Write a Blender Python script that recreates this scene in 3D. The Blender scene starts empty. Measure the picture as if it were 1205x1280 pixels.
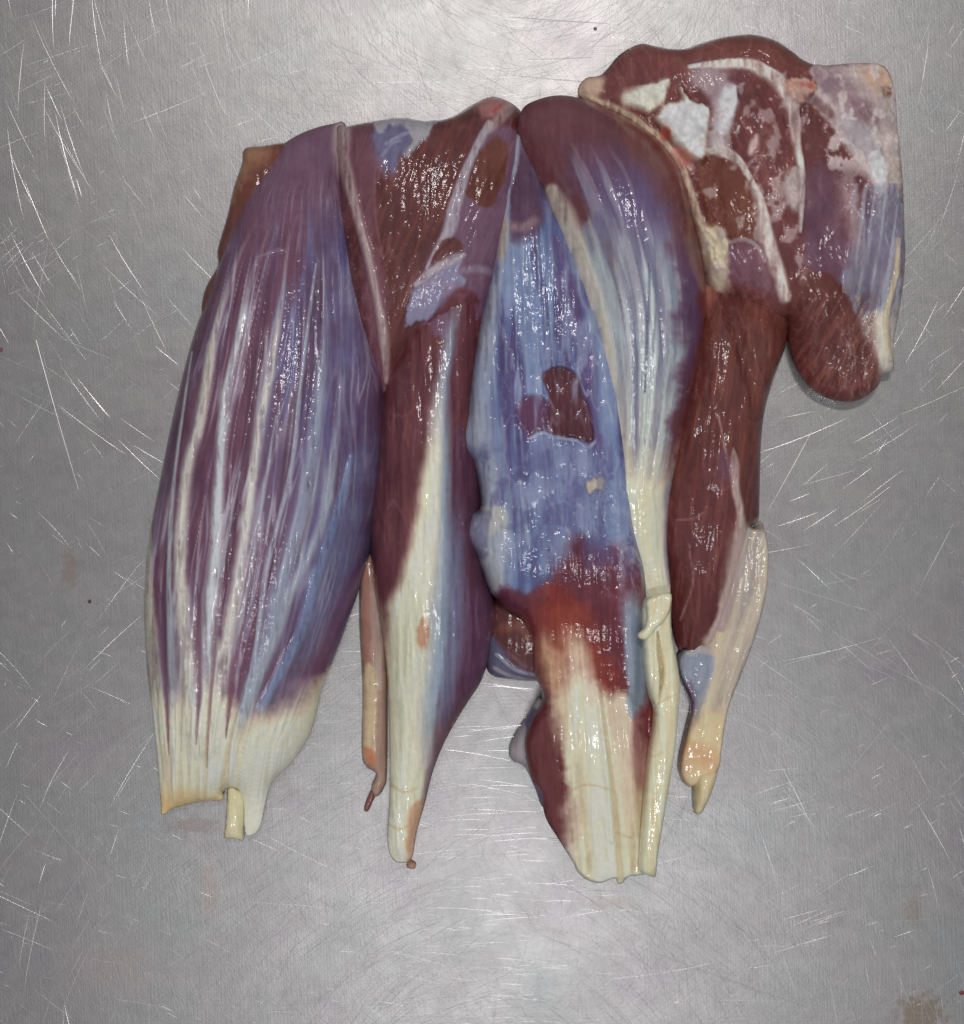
import bpy, math, random
import numpy as np

# ------------------------------------------------------------------ camera, light, exposure
S = 0.0004            # metres per unit: one unit of the plan below is 0.4 mm on the table
CAM_H = 0.90          # camera height above the table top
HP = CAM_H / S
CX, CY = 602.5, 640.0 # plan point right under the camera
sc = bpy.context.scene
cam = bpy.data.cameras.new("camera")
cam.sensor_width = 36.0
cam.lens = 36.0 * CAM_H / (1280 * S)
cam.clip_start = 0.01
cam.clip_end = 50
cam_o = bpy.data.objects.new("camera", cam)
cam_o.location = (0, 0, CAM_H)
sc.collection.objects.link(cam_o)
sc.camera = cam_o

world = bpy.data.worlds.new("World")
sc.world = world
world.use_nodes = True
bg = world.node_tree.nodes["Background"]
bg.inputs[0].default_value = (0.975, 0.97, 1.0, 1)
bg.inputs[1].default_value = 0.33

def lamp(name, x, y, z, power, sx, sy, col):
    l = bpy.data.lights.new(name, 'AREA')
    l.shape = 'RECTANGLE'; l.size = sx; l.size_y = sy
    l.energy = power; l.color = col
    o = bpy.data.objects.new(name, l)
    o.location = (x, y, z)
    d = np.array([0, 0, 0.0]) - np.array([x, y, z])
    o.rotation_euler = (math.atan2(math.hypot(d[0], d[1]), -d[2]), 0, math.atan2(d[1], d[0]) - math.pi / 2)
    o.rotation_euler = (math.atan2(d[1], -d[2]), 0, 0) if abs(d[0]) < 1e-6 else o.rotation_euler
    sc.collection.objects.link(o)
    return o
lamp("ceiling_lamp", 0.09, 0.86, 2.2, 13, 0.45, 0.16, (1.0, 0.975, 0.95))
lamp("ceiling_lamp", 0.05, -0.66, 2.2, 8.5, 0.45, 0.16, (0.98, 0.99, 1.0))

sc.view_settings.view_transform = 'Standard'
sc.view_settings.look = 'None'
sc.view_settings.exposure = 0.0
sc.view_settings.gamma = 1.0
sc.view_settings.use_curve_mapping = False

rng = np.random.default_rng(7)

sc.cycles.max_bounces = 4
sc.cycles.diffuse_bounces = 3
sc.cycles.glossy_bounces = 3

# ------------------------------------------------------------------ numeric helpers
_LAT = rng.random((256, 256))
def vnoise(x, y):
    xi = np.floor(x).astype(int); yi = np.floor(y).astype(int)
    fx = x - xi; fy = y - yi
    fx = fx * fx * (3 - 2 * fx); fy = fy * fy * (3 - 2 * fy)
    a = _LAT[xi & 255, yi & 255]; b = _LAT[(xi + 1) & 255, yi & 255]
    c = _LAT[xi & 255, (yi + 1) & 255]; d = _LAT[(xi + 1) & 255, (yi + 1) & 255]
    return (a * (1 - fx) + b * fx) * (1 - fy) + (c * (1 - fx) + d * fx) * fy
def fbm(x, y, o=3):
    s = 0; a = 0.5; t = 0
    for i in range(o):
        s = s + a * vnoise(x * 2 ** i + 17.3 * i, y * 2 ** i + 5.1 * i); t += a; a *= 0.5
    return s / t
def sstep(a, b, x):
    t = np.clip((x - a) / (b - a), 0, 1)
    return t * t * (3 - 2 * t)
def smooth_loop(p, n=5):
    p = np.array(p, float); out = []
    N = len(p)
    for i in range(N):
        a, b, c, d = p[(i - 1) % N], p[i], p[(i + 1) % N], p[(i + 2) % N]
        for k in range(n):
            t = k / n
            out.append(0.5 * (2 * b + (c - a) * t + (2 * a - 5 * b + 4 * c - d) * t * t + (3 * b - a - 3 * c + d) * t ** 3))
    return np.array(out)
def smooth_line(p, n=5):
    p = np.array(p, float); N = len(p); out = []
    for i in range(N - 1):
        a, b, c, d = p[max(i - 1, 0)], p[i], p[i + 1], p[min(i + 2, N - 1)]
        for k in range(n):
            t = k / n
            out.append(0.5 * (2 * b + (c - a) * t + (2 * a - 5 * b + 4 * c - d) * t * t + (3 * b - a - 3 * c + d) * t ** 3))
    out.append(p[-1])
    return np.array(out)
def sdf(u, v, poly):
    """signed distance, positive inside"""
    best = np.full(u.shape, 1e12); ins = np.zeros(u.shape, bool)
    n = len(poly)
    for i in range(n):
        x0, y0 = poly[i]; x1, y1 = poly[(i + 1) % n]
        dx, dy = x1 - x0, y1 - y0; L = dx * dx + dy * dy
        if L < 1e-12: continue
        t = np.clip(((u - x0) * dx + (v - y0) * dy) / L, 0, 1)
        best = np.minimum(best, (u - x0 - t * dx) ** 2 + (v - y0 - t * dy) ** 2)
        if y0 != y1:
            c = (y0 > v) != (y1 > v)
            ins ^= c & (u < x0 + (v - y0) * dx / dy)
    return np.where(ins, 1, -1) * np.sqrt(best)
def nearest_on(u, v, poly):
    best = np.full(u.shape, 1e12); bx = u.copy(); by = v.copy(); n = len(poly)
    for i in range(n):
        x0, y0 = poly[i]; x1, y1 = poly[(i + 1) % n]
        dx, dy = x1 - x0, y1 - y0; L = dx * dx + dy * dy
        if L < 1e-12: continue
        t = np.clip(((u - x0) * dx + (v - y0) * dy) / L, 0, 1)
        px, py = x0 + t * dx, y0 + t * dy
        d = (u - px) ** 2 + (v - py) ** 2
        m = d < best
        best = np.where(m, d, best); bx = np.where(m, px, bx); by = np.where(m, py, by)
    return bx, by
def poisson(mask):
    """dome over a mask: laplacian = -1 inside, 0 on the rim; coarse to fine"""
    h, w = mask.shape
    if min(h, w) > 24:
        hh, ww = (h + 1) // 2, (w + 1) // 2
        pm = np.zeros((hh * 2, ww * 2), bool); pm[:h, :w] = mask
        cm = pm.reshape(hh, 2, ww, 2).mean((1, 3)) >= 0.5
        f = poisson(cm) * 4
        f = np.repeat(np.repeat(f, 2, 0), 2, 1)[:h, :w] * mask
        it = 60
    else:
        f = np.zeros((h, w)); it = 500
    f = np.pad(f, 1); m = np.pad(mask, 1).astype(float)
    for _ in range(it):
        g = np.zeros_like(f)
        g[1:-1, 1:-1] = 0.25 * (f[:-2, 1:-1] + f[2:, 1:-1] + f[1:-1, :-2] + f[1:-1, 2:] + 1)
        f = g * m
    return f[1:-1, 1:-1]
def lin(c):
    c = np.asarray(c, float) / 255.0
    return np.where(c <= 0.04045, c / 12.92, ((c + 0.055) / 1.055) ** 2.4)

# ------------------------------------------------------------------ painter: natural tissue colours per vertex
class Paint:
    def __init__(s, u, v, base):
        s.u, s.v = u, v
        s.c = np.tile(np.array(base, float), (len(u), 1))
        s.dz = np.zeros(len(u)); s.lab = np.zeros(len(u), int); s.names = [None]
        s.rough = np.full(len(u), 0.45)
        s.n1 = fbm(u / 22, v / 22, 4) - 0.5
        s.n2 = fbm(u / 6 + 40, v / 6 + 9, 3) - 0.5
        s.n3 = fbm(u / 4.5 + 80, v / 38 + 3, 3) - 0.5
        s.n4 = fbm(u / 60 + 8, v / 60 + 33, 3) - 0.5
    def _ap(s, m, c, a, dz, part, rough):
        m = np.clip(m, 0, 1)
        if c is not None:
            s.c += (np.array(c, float) - s.c) * (m * a)[:, None]
        if dz: s.dz += m * dz
        if part == 'fat': s.dz += m * (s.n2 * 5 + s.n1 * 8)
        if rough is not None: s.rough += (rough - s.rough) * m * a
        if part:
            if part not in s.names: s.names.append(part)
            s.lab[m > 0.5] = s.names.index(part)
    def poly(s, pts, c, soft=3, amp=5, a=1.0, dz=0, part=None, rough=None, n=3):
        p = smooth_loop(pts, n)
        lo = p.min(0) - soft - amp * 1.5 - 2; hi = p.max(0) + soft + amp * 1.5 + 2
        k = np.where((s.u > lo[0]) & (s.u < hi[0]) & (s.v > lo[1]) & (s.v < hi[1]))[0]
        m = np.zeros(len(s.u))
        if len(k):
            d = sdf(s.u[k], s.v[k], p) + amp * (s.n1[k] * 2 + s.n2[k] * 1.4 + s.n3[k] * 1.0)
            sf = soft * np.clip(1.3 + 5 * s.n4[k], 0.5, 3)
            m[k] = sstep(-sf, sf, d)
        s._ap(m, c, a, dz, part, rough)
        return m
    def line(s, pts, c, w=None, soft=0.5, a=1.0, dz=0, part=None, amp=1.0, rough=None, n=4, fade=None):
        """pts: (x, y) or (x, y, half width)"""
        pts = [q if len(q) == 3 else (q[0], q[1], w) for q in pts]
        p = smooth_line(pts, n)
        W = p[:, 2].max() * 1.6 + 4
        lo = p[:, :2].min(0) - W; hi = p[:, :2].max(0) + W
        k = np.where((s.u > lo[0]) & (s.u < hi[0]) & (s.v > lo[1]) & (s.v < hi[1]))[0]
        m = np.zeros(len(s.u))
        if len(k):
            u, v = s.u[k], s.v[k]
            best = np.full(len(k), 1e9)
            for i in range(len(p) - 1):
                x0, y0, w0 = p[i]; x1, y1, w1 = p[i + 1]
                dx, dy = x1 - x0, y1 - y0; L = dx * dx + dy * dy + 1e-9
                t = np.clip(((u - x0) * dx + (v - y0) * dy) / L, 0, 1)
                d = np.hypot(u - x0 - t * dx, v - y0 - t * dy) / np.maximum(w0 + (w1 - w0) * t, 0.4)
                best = np.minimum(best, d)
            best = best + amp * (s.n2[k] * 0.35 + s.n1[k] * 0.5 + s.n3[k] * 0.7)
            m[k] = 1 - sstep(1 - soft, 1 + soft, best)
            m[k] *= np.clip(0.95 + 0.35 * s.n2[k] + 1.3 * s.n3[k], 0.35, 1)
            if fade: m[k] *= sstep(fade[0], fade[1], v + s.n1[k] * 60)
        s._ap(m, c, a, dz, part, rough)
        return m
    def web(s, m, c, a=.5, sc=26, ang=0.0, stretch=2.5, dz=0.8):
        """fine pale threads of connective tissue"""
        ca, sa = math.cos(math.radians(ang)), math.sin(math.radians(ang))
        x = (s.u * ca + s.v * sa) / sc; y = (-s.u * sa + s.v * ca) / (sc * stretch)
        w = fbm(x * 3, y * 3, 2) * .5
        r = 1 - np.abs(2 * fbm(x + w + 3, y + w + 7, 2) - 1)
        r2 = 1 - np.abs(2 * fbm(x * 2.1 + w + 31, y * 1.6 + w + 17, 2) - 1)
        k = np.maximum(sstep(.93, .995, r), .7 * sstep(.93, .995, r2)) * np.clip(.6 + 2 * s.n4, 0.1, 1)
        s._ap(m * k, c, a, dz, None, None)
    def mask(s, m, c, a=1.0, dz=0, part=None, rough=None):
        s._ap(m, c, a, dz, part, rough)
    def mottle(s, k=9):
        lum = s.c @ np.array([.3, .59, .11])
        blue = sstep(0, 35, s.c[:, 2] - s.c[:, 0])
        s.c = lum[:, None] + (s.c - lum[:, None]) * (1.0 - 0.07 * blue + 0.08 * sstep(14, 34, s.c[:, 0] - s.c[:, 1]) * sstep(150, 120, s.c[:, 0]))[:, None]
        s.dz += s.n2 * 0.5 + s.n3 * 1.6
        s.c += (s.n3 * 16 + s.n4 * 18)[:, None] * np.array([1.0, .95, .95])
        s.c += (s.n1 * 2 * k)[:, None] * np.array([1.0, 0.85, 0.85]) + (s.n2 * k)[:, None]

# ------------------------------------------------------------------ materials
def nd(nt, t, **kw):
    n = nt.nodes.new(t)
    for k, v in kw.items(): setattr(n, k, v)
    return n
def math_node(nt, op, a, b=None, clamp=False):
    n = nd(nt, 'ShaderNodeMath', operation=op, use_clamp=clamp)
    for i, x in enumerate((a, b)):
        if x is None: continue
        if isinstance(x, (int, float)): n.inputs[i].default_value = x
        else: nt.links.new(x, n.inputs[i])
    return n.outputs[0]

def meat_material(name, coat=0.8, bump=0.32, fibre=0.30, tint=0.46, sss=0.0, grain=1200, crough=0.07):
    m = bpy.data.materials.new(name); m.use_nodes = True
    nt = m.node_tree; L = nt.links.new
    b = nt.nodes["Principled BSDF"]
    col = nd(nt, 'ShaderNodeAttribute', attribute_name="tissue_colour")
    uv = nd(nt, 'ShaderNodeUVMap', uv_map="fibre")
    tc = nd(nt, 'ShaderNodeTexCoord')
    mp = nd(nt, 'ShaderNodeMapping'); mp.inputs['Scale'].default_value = (0.42, 0.022, 1)
    L(uv.outputs[0], mp.inputs[0])
    fib = nd(nt, 'ShaderNodeTexNoise'); fib.inputs['Scale'].default_value = 1.0; fib.inputs['Detail'].default_value = 3
    fib.inputs['Roughness'].default_value = 0.6
    L(mp.outputs[0], fib.inputs['Vector'])
    fine = nd(nt, 'ShaderNodeTexNoise'); fine.inputs['Scale'].default_value = grain; fine.inputs['Detail'].default_value = 2
    L(tc.outputs['Object'], fine.inputs['Vector'])
    mid = nd(nt, 'ShaderNodeTexNoise'); mid.inputs['Scale'].default_value = 340; mid.inputs['Detail'].default_value = 2
    L(tc.outputs['Object'], mid.inputs['Vector'])
    # tint: fibre and mottle grain on top of the tissue colour
    f1 = math_node(nt, 'MULTIPLY_ADD', fib.outputs['Fac'], tint); nt.nodes[-1].inputs[2].default_value = 1 - tint / 2
    f2 = math_node(nt, 'MULTIPLY_ADD', mid.outputs['Fac'], 0.24); nt.nodes[-1].inputs[2].default_value = 0.88
    f = math_node(nt, 'MULTIPLY', f1, f2)
    vm = nd(nt, 'ShaderNodeVectorMath', operation='SCALE')
    L(col.outputs['Color'], vm.inputs[0]); L(f, vm.inputs['Scale'])
    L(vm.outputs[0], b.inputs['Base Color'])
    rg = nd(nt, 'ShaderNodeAttribute', attribute_name="tissue_roughness")
    L(rg.outputs['Fac'], b.inputs['Roughness'])
    b.inputs['Specular IOR Level'].default_value = 0.15
    b.inputs['Subsurface Weight'].default_value = sss
    b.inputs['Subsurface Radius'].default_value = (1.0, 0.45, 0.35)
    b.inputs['Subsurface Scale'].default_value = 0.004
    b.inputs['Coat Weight'].default_value = coat
    b.inputs['Coat Roughness'].default_value = crough
    h = math_node(nt, 'ADD', math_node(nt, 'MULTIPLY', fib.outputs['Fac'], fibre),
                  math_node(nt, 'ADD', math_node(nt, 'MULTIPLY', fine.outputs['Fac'], 0.22), math_node(nt, 'MULTIPLY', mid.outputs['Fac'], 0.8)))
    bp = nd(nt, 'ShaderNodeBump'); bp.inputs['Strength'].default_value = bump; bp.inputs['Distance'].default_value = 0.0009
    L(h, bp.inputs['Height']); L(bp.outputs[0], b.inputs['Normal']); L(bp.outputs[0], b.inputs['Coat Normal'])
    return m
M_MUSCLE = meat_material("wet_muscle")
M_TENDON = meat_material("wet_tendon", coat=0.7, bump=0.11, fibre=0.4, tint=0.10, sss=0.12, crough=0.08)
M_FASCIA = meat_material("wet_fascia", coat=0.8, bump=0.3, fibre=0.25, sss=0.0)
M_FAT = meat_material("soft_fat", coat=0.35, bump=0.35, fibre=0.2, tint=0.1, sss=0.2, grain=500, crough=0.28)
MATS = {'muscle': M_MUSCLE, 'tendon': M_TENDON, 'fascia': M_FASCIA, 'fat': M_FAT, 'tissue_strand': M_FASCIA}

# ------------------------------------------------------------------ part builder
def link(o, parent=None):
    sc.collection.objects.link(o)
    if parent is not None: o.parent = parent
    return o
def make_mesh(name, V, F, N, col, rough, uv, mat):
    me = bpy.data.meshes.new(name)
    me.vertices.add(len(V)); me.vertices.foreach_set("co", V.astype(np.float32).ravel())
    me.loops.add(F.size); me.polygons.add(len(F))
    me.loops.foreach_set("vertex_index", F.astype(np.int32).ravel())
    me.polygons.foreach_set("loop_start", np.arange(0, F.size, 4, dtype=np.int32))
    me.polygons.foreach_set("use_smooth", np.ones(len(F), bool))
    a = me.attributes.new("tissue_colour", 'FLOAT_COLOR', 'POINT')
    a.data.foreach_set("color", np.concatenate([col, np.ones((len(col), 1))], 1).astype(np.float32).ravel())
    a = me.attributes.new("tissue_roughness", 'FLOAT', 'POINT'); a.data.foreach_set("value", rough.astype(np.float32))
    l = me.uv_layers.new(name="fibre"); l.data.foreach_set("uv", uv[F.ravel()].astype(np.float32).ravel())
    me.update(calc_edges=True)
    me.validate()
    me.normals_split_custom_set_from_vertices(N.tolist())
    me.materials.append(mat)
    return me

def part(name, outline, H, edge, parent, paint, base=0.0, expo=0.5, step=1.6, hfun=None, under=None,
         angle=0.0, tfun=None, mat=None, n=5, label=None, flat=None):
    """One closed body. outline: plan points; H: top height; edge: height of its widest rim (all in plan units)."""
    ze = base + edge
    k = (HP - ze) / HP
    P = smooth_loop(outline, n)
    P = np.stack([CX + (P[:, 0] - CX) * k, CY + (P[:, 1] - CY) * k], 1)
    lo = P.min(0) - 2 * step; hi = P.max(0) + 2 * step
    gx = np.arange(lo[0], hi[0] + step, step); gy = np.arange(lo[1], hi[1] + step, step)
    U, Vv = np.meshgrid(gx, gy)
    ins = sdf(U.ravel(), Vv.ravel(), P).reshape(U.shape) > -0.1 * step
    quad = ins[:-1, :-1] & ins[1:, :-1] & ins[:-1, 1:] & ins[1:, 1:]
    used = np.zeros_like(ins)
    used[:-1, :-1] |= quad; used[1:, :-1] |= quad; used[:-1, 1:] |= quad; used[1:, 1:] |= quad
    cnt = np.zeros(ins.shape, int)
    cnt[:-1, :-1] += quad; cnt[1:, :-1] += quad; cnt[:-1, 1:] += quad; cnt[1:, 1:] += quad
    rim = used & (cnt < 4)
    phi = poisson(used & ~rim)
    phi = phi / phi.max()
    idx = -np.ones(ins.shape, int); idx[used] = np.arange(used.sum())
    u = U[used]; v = Vv[used]; f = phi[used]; r = rim[used]
    bx, by = nearest_on(u[r], v[r], P)
    u[r] = bx; v[r] = by
    if flat: f = (1 - np.exp(-f * 1.6 / flat)) / (1 - math.exp(-1.6 / flat))
    z = ze + (H - edge) * f ** expo
    if hfun is not None:
        z = ze + (z - ze) * hfun(u, v)
    # image of the surface on the plan, for laying the colours
    def proj(z):
        q = HP / (HP - z)
        return CX + (u - CX) * q, CY + (v - CY) * q
    pu, pv = proj(z)
    p = paint(pu, pv)
    z = z + p.dz * sstep(0.0, 0.05, f)
    z[r] = ze
    zb = base + edge * (1 - np.clip(f / 0.12, 0, 1)) ** 2
    if under is not None: zb = np.maximum(zb, np.minimum(under(pu, pv, z), z))
    zb = np.minimum(zb, z - 0.3 * (~r))
    zb[r] = z[r]
    nt = len(u)
    q = np.stack([idx[:-1, :-1][quad], idx[1:, :-1][quad], idx[1:, 1:][quad], idx[:-1, 1:][quad]], 1)
    bi = np.where(r, np.arange(nt), 0); nb = (~r).sum(); bi[~r] = nt + np.arange(nb)
    X = np.stack([(u - CX) * S, (CY - v) * S, z * S], 1)
    Xb = np.stack([(u - CX) * S, (CY - v) * S, zb * S], 1)[~r]
    V = np.concatenate([X, Xb]); qb = bi[q][:, ::-1]
    # smooth normals over the whole body
    A = np.concatenate([q, qb]); N = np.zeros_like(V)
    fn = np.cross(V[A[:, 2]] - V[A[:, 0]], V[A[:, 3]] - V[A[:, 1]])
    for i in range(4): np.add.at(N, A[:, i], fn)
    N /= np.linalg.norm(N, axis=1)[:, None] + 1e-20
    col = np.minimum(lin(np.clip(p.c, 4, 250)) * 1.22, 0.84); rough = p.rough
    if tfun is not None: tu, tv = tfun(pu, pv)
    else:
        ca, sa = math.cos(math.radians(angle)), math.sin(math.radians(angle))
        tu, tv = pu * ca + pv * sa, -pu * sa + pv * ca
    uv = np.stack([tu, tv], 1)
    col = np.concatenate([col, col[~r]]); rough = np.concatenate([rough, rough[~r]]); uv = np.concatenate([uv, uv[~r]])
    # every separate patch of tendon, film or fat becomes a piece of its own
    fl = np.zeros(quad.shape, int); fl[quad] = p.lab[q[:, 0]]
    comp = np.arange(fl.size).reshape(fl.shape)
    for _ in range(400):
        c0 = comp.copy()
        for ax in (0, 1):
            a_ = (slice(1, None), slice(None)) if ax == 0 else (slice(None), slice(1, None))
            b_ = (slice(None, -1), slice(None)) if ax == 0 else (slice(None), slice(None, -1))
            same = fl[a_] == fl[b_]
            mn = np.where(same, np.minimum(comp[a_], comp[b_]), 0)
            comp[a_] = np.where(same, mn, comp[a_]); comp[b_] = np.where(same, np.minimum(mn, comp[b_]), comp[b_])
        comp = comp.ravel()[comp]; comp = comp.ravel()[comp]
        if (comp == c0).all(): break
    fc = comp[quad]; flab0 = p.lab[q[:, 0]]; flab = np.zeros(len(q), int); names = [None]
    for cid in np.unique(fc[flab0 > 0]):
        sel = (fc == cid) & (flab0 > 0)
        if sel.sum() < 45: continue
        names.append(p.names[flab0[sel][0]]); flab[sel] = len(names) - 1
    main = None
    for li, nm in enumerate(names):
        Fq = q[flab == li]
        if li == 0: Fq = np.concatenate([Fq, qb])
        if len(Fq) < 20: continue
        vid = np.unique(Fq); remap = np.zeros(len(V), int); remap[vid] = np.arange(len(vid))
        key = (nm or name)
        me = make_mesh(key, V[vid], remap[Fq], N[vid], col[vid], rough[vid], uv[vid], (mat or MATS[key]) if li == 0 else MATS[key])
        o = bpy.data.objects.new(key, me)
        link(o, parent if li == 0 else main)
        if li == 0:
            main = o
            if label: o["label"] = label
    return main

# ------------------------------------------------------------------ the table
def table_material(scr=False):
    m = bpy.data.materials.new("scratched_steel_groove" if scr else "worn_stainless_steel"); m.use_nodes = True
    nt = m.node_tree; L = nt.links.new
    b = nt.nodes["Principled BSDF"]
    b.inputs['Metallic'].default_value = 1.0
    tc = nd(nt, 'ShaderNodeTexCoord')
    def noise(scale, detail=4, rough=0.55, vec=None):
        n = nd(nt, 'ShaderNodeTexNoise'); n.inputs['Scale'].default_value = scale; n.inputs['Detail'].default_value = detail
        n.inputs['Roughness'].default_value = rough
        L(vec or tc.outputs['Object'], n.inputs['Vector']); return n
    def ramp(fac, stops):
        r = nd(nt, 'ShaderNodeValToRGB')
        while len(r.color_ramp.elements) < len(stops): r.color_ramp.elements.new(0.5)
        for e, (p, c) in zip(r.color_ramp.elements, stops): e.position = p; e.color = (*c, 1)
        L(fac, r.inputs[0]); return r.outputs[0]
    n1 = noise(16, 4); n2 = noise(130, 6, 0.75)
    base = ramp(n1.outputs['Fac'], [(0.3, (0.268, 0.250, 0.262)), (0.5, (0.292, 0.283, 0.280)), (0.7, (0.272, 0.276, 0.276))])
    mx = nd(nt, 'ShaderNodeMix', data_type='RGBA', blend_type='MULTIPLY'); mx.inputs[0].default_value = 1.0
    L(base, mx.inputs[6]); L(ramp(n2.outputs['Fac'], [(0.3, (0.88, 0.88, 0.885)), (0.7, (1.09, 1.085, 1.09))]), mx.inputs[7])
    colour = mx.outputs[2]
    # dried residue, plus the meat's reflection painted below two cut tendons
    def stain_or_reflection(colour, px, py, rx, ry, tint, amount, ang=0):
        mp = nd(nt, 'ShaderNodeMapping', vector_type='TEXTURE')
        mp.inputs['Location'].default_value = ((px - CX) * S, (CY - py) * S, 0)
        mp.inputs['Rotation'].default_value = (0, 0, math.radians(ang))
        mp.inputs['Scale'].default_value = (rx * S, ry * S, 1)
        L(tc.outputs['Object'], mp.inputs[0])
        ln = nd(nt, 'ShaderNodeVectorMath', operation='LENGTH'); L(mp.outputs[0], ln.inputs[0])
        d = math_node(nt, 'ADD', ln.outputs['Value'], math_node(nt, 'MULTIPLY', math_node(nt, 'SUBTRACT', wob.outputs['Fac'], 0.5), 2.6))
        mk = nd(nt, 'ShaderNodeMapRange', interpolation_type='SMOOTHSTEP')
        mk.inputs['From Min'].default_value = 1.15; mk.inputs['From Max'].default_value = 0.35
        mk.inputs['To Min'].default_value = 0; mk.inputs['To Max'].default_value = amount
        L(d, mk.inputs['Value'])
        x = nd(nt, 'ShaderNodeMix', data_type='RGBA'); L(mk.outputs[0], x.inputs[0]); L(colour, x.inputs[6]); x.inputs[7].default_value = (*tint, 1)
        return x.outputs[2]
    wob = noise(260, 4, 0.7)
    if not scr:
        colour = stain_or_reflection(colour, 1152, 1266, 34, 30, (0.20, 0.15, 0.10), 0.7)
        colour = stain_or_reflection(colour, 1140, 1138, 14, 24, (0.24, 0.19, 0.17), 0.5)
        colour = stain_or_reflection(colour, 262, 1112, 13, 42, (0.30, 0.23, 0.215), 0.5)
        colour = stain_or_reflection(colour, 140, 1210, 60, 40, (0.315, 0.27, 0.27), 0.5)
        colour = stain_or_reflection(colour, 88, 712, 12, 26, (0.26, 0.20, 0.16), 0.5)
        colour = stain_or_reflection(colour, 1110, 975, 50, 40, (0.31, 0.275, 0.28), 0.5)
        colour = stain_or_reflection(colour, 90, 950, 60, 28, (0.31, 0.27, 0.29), 0.5)
        colour = stain_or_reflection(colour, 760, 1128, 44, 9, (0.23, 0.19, 0.17), 0.35)  # brownish reflection of the centre tendon, painted into the steel
        colour = stain_or_reflection(colour, 240, 1032, 40, 12, (0.22, 0.17, 0.155), 0.5)  # reflection and shade below the left cut tendon, put into the colour
    if scr:                                    # fresh bright metal in the cuts
        br = nd(nt, 'ShaderNodeVectorMath', operation='SCALE'); br.inputs['Scale'].default_value = 2.0; L(colour, br.inputs[0]); colour = br.outputs[0]
    L(colour, b.inputs['Base Color'])
    # brushing and hair scratches in many directions
    hs = None
    for i, (ang, sx, sy, w) in enumerate([(3, 1100, 40, 1.0), (-38, 1100, 36, 0.9), (38, 1200, 36, 0.9), (92, 1200, 40, 1.0), (-70, 1100, 44, .9)]):
        mp = nd(nt, 'ShaderNodeMapping', vector_type='TEXTURE'); mp.inputs['Rotation'].default_value = (0, 0, math.radians(ang))
        mp.inputs['Scale'].default_value = (1 / sy, 1 / sx, 1); mp.inputs['Location'].default_value = (i * 3.1, i * 1.7, 0)
        L(tc.outputs['Object'], mp.inputs[0])
        n = noise(1.0, 2, 0.6, mp.outputs[0])
        s = math_node(nt, 'MULTIPLY', n.outputs['Fac'], w)
        hs = s if hs is None else math_node(nt, 'ADD', hs, s)
    bp = nd(nt, 'ShaderNodeBump'); bp.inputs['Strength'].default_value = 0.11; bp.inputs['Distance'].default_value = 0.0003
    L(hs, bp.inputs['Height'])
    if not scr: L(bp.outputs[0], b.inputs['Normal'])
    rn = noise(30, 5, 0.6)
    r = nd(nt, 'ShaderNodeMapRange'); r.inputs['To Min'].default_value = 0.34 if not scr else 0.24; r.inputs['To Max'].default_value = 0.45 if not scr else 0.33
    L(rn.outputs['Fac'], r.inputs['Value']); L(r.outputs[0], b.inputs['Roughness'])
    return m

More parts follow.
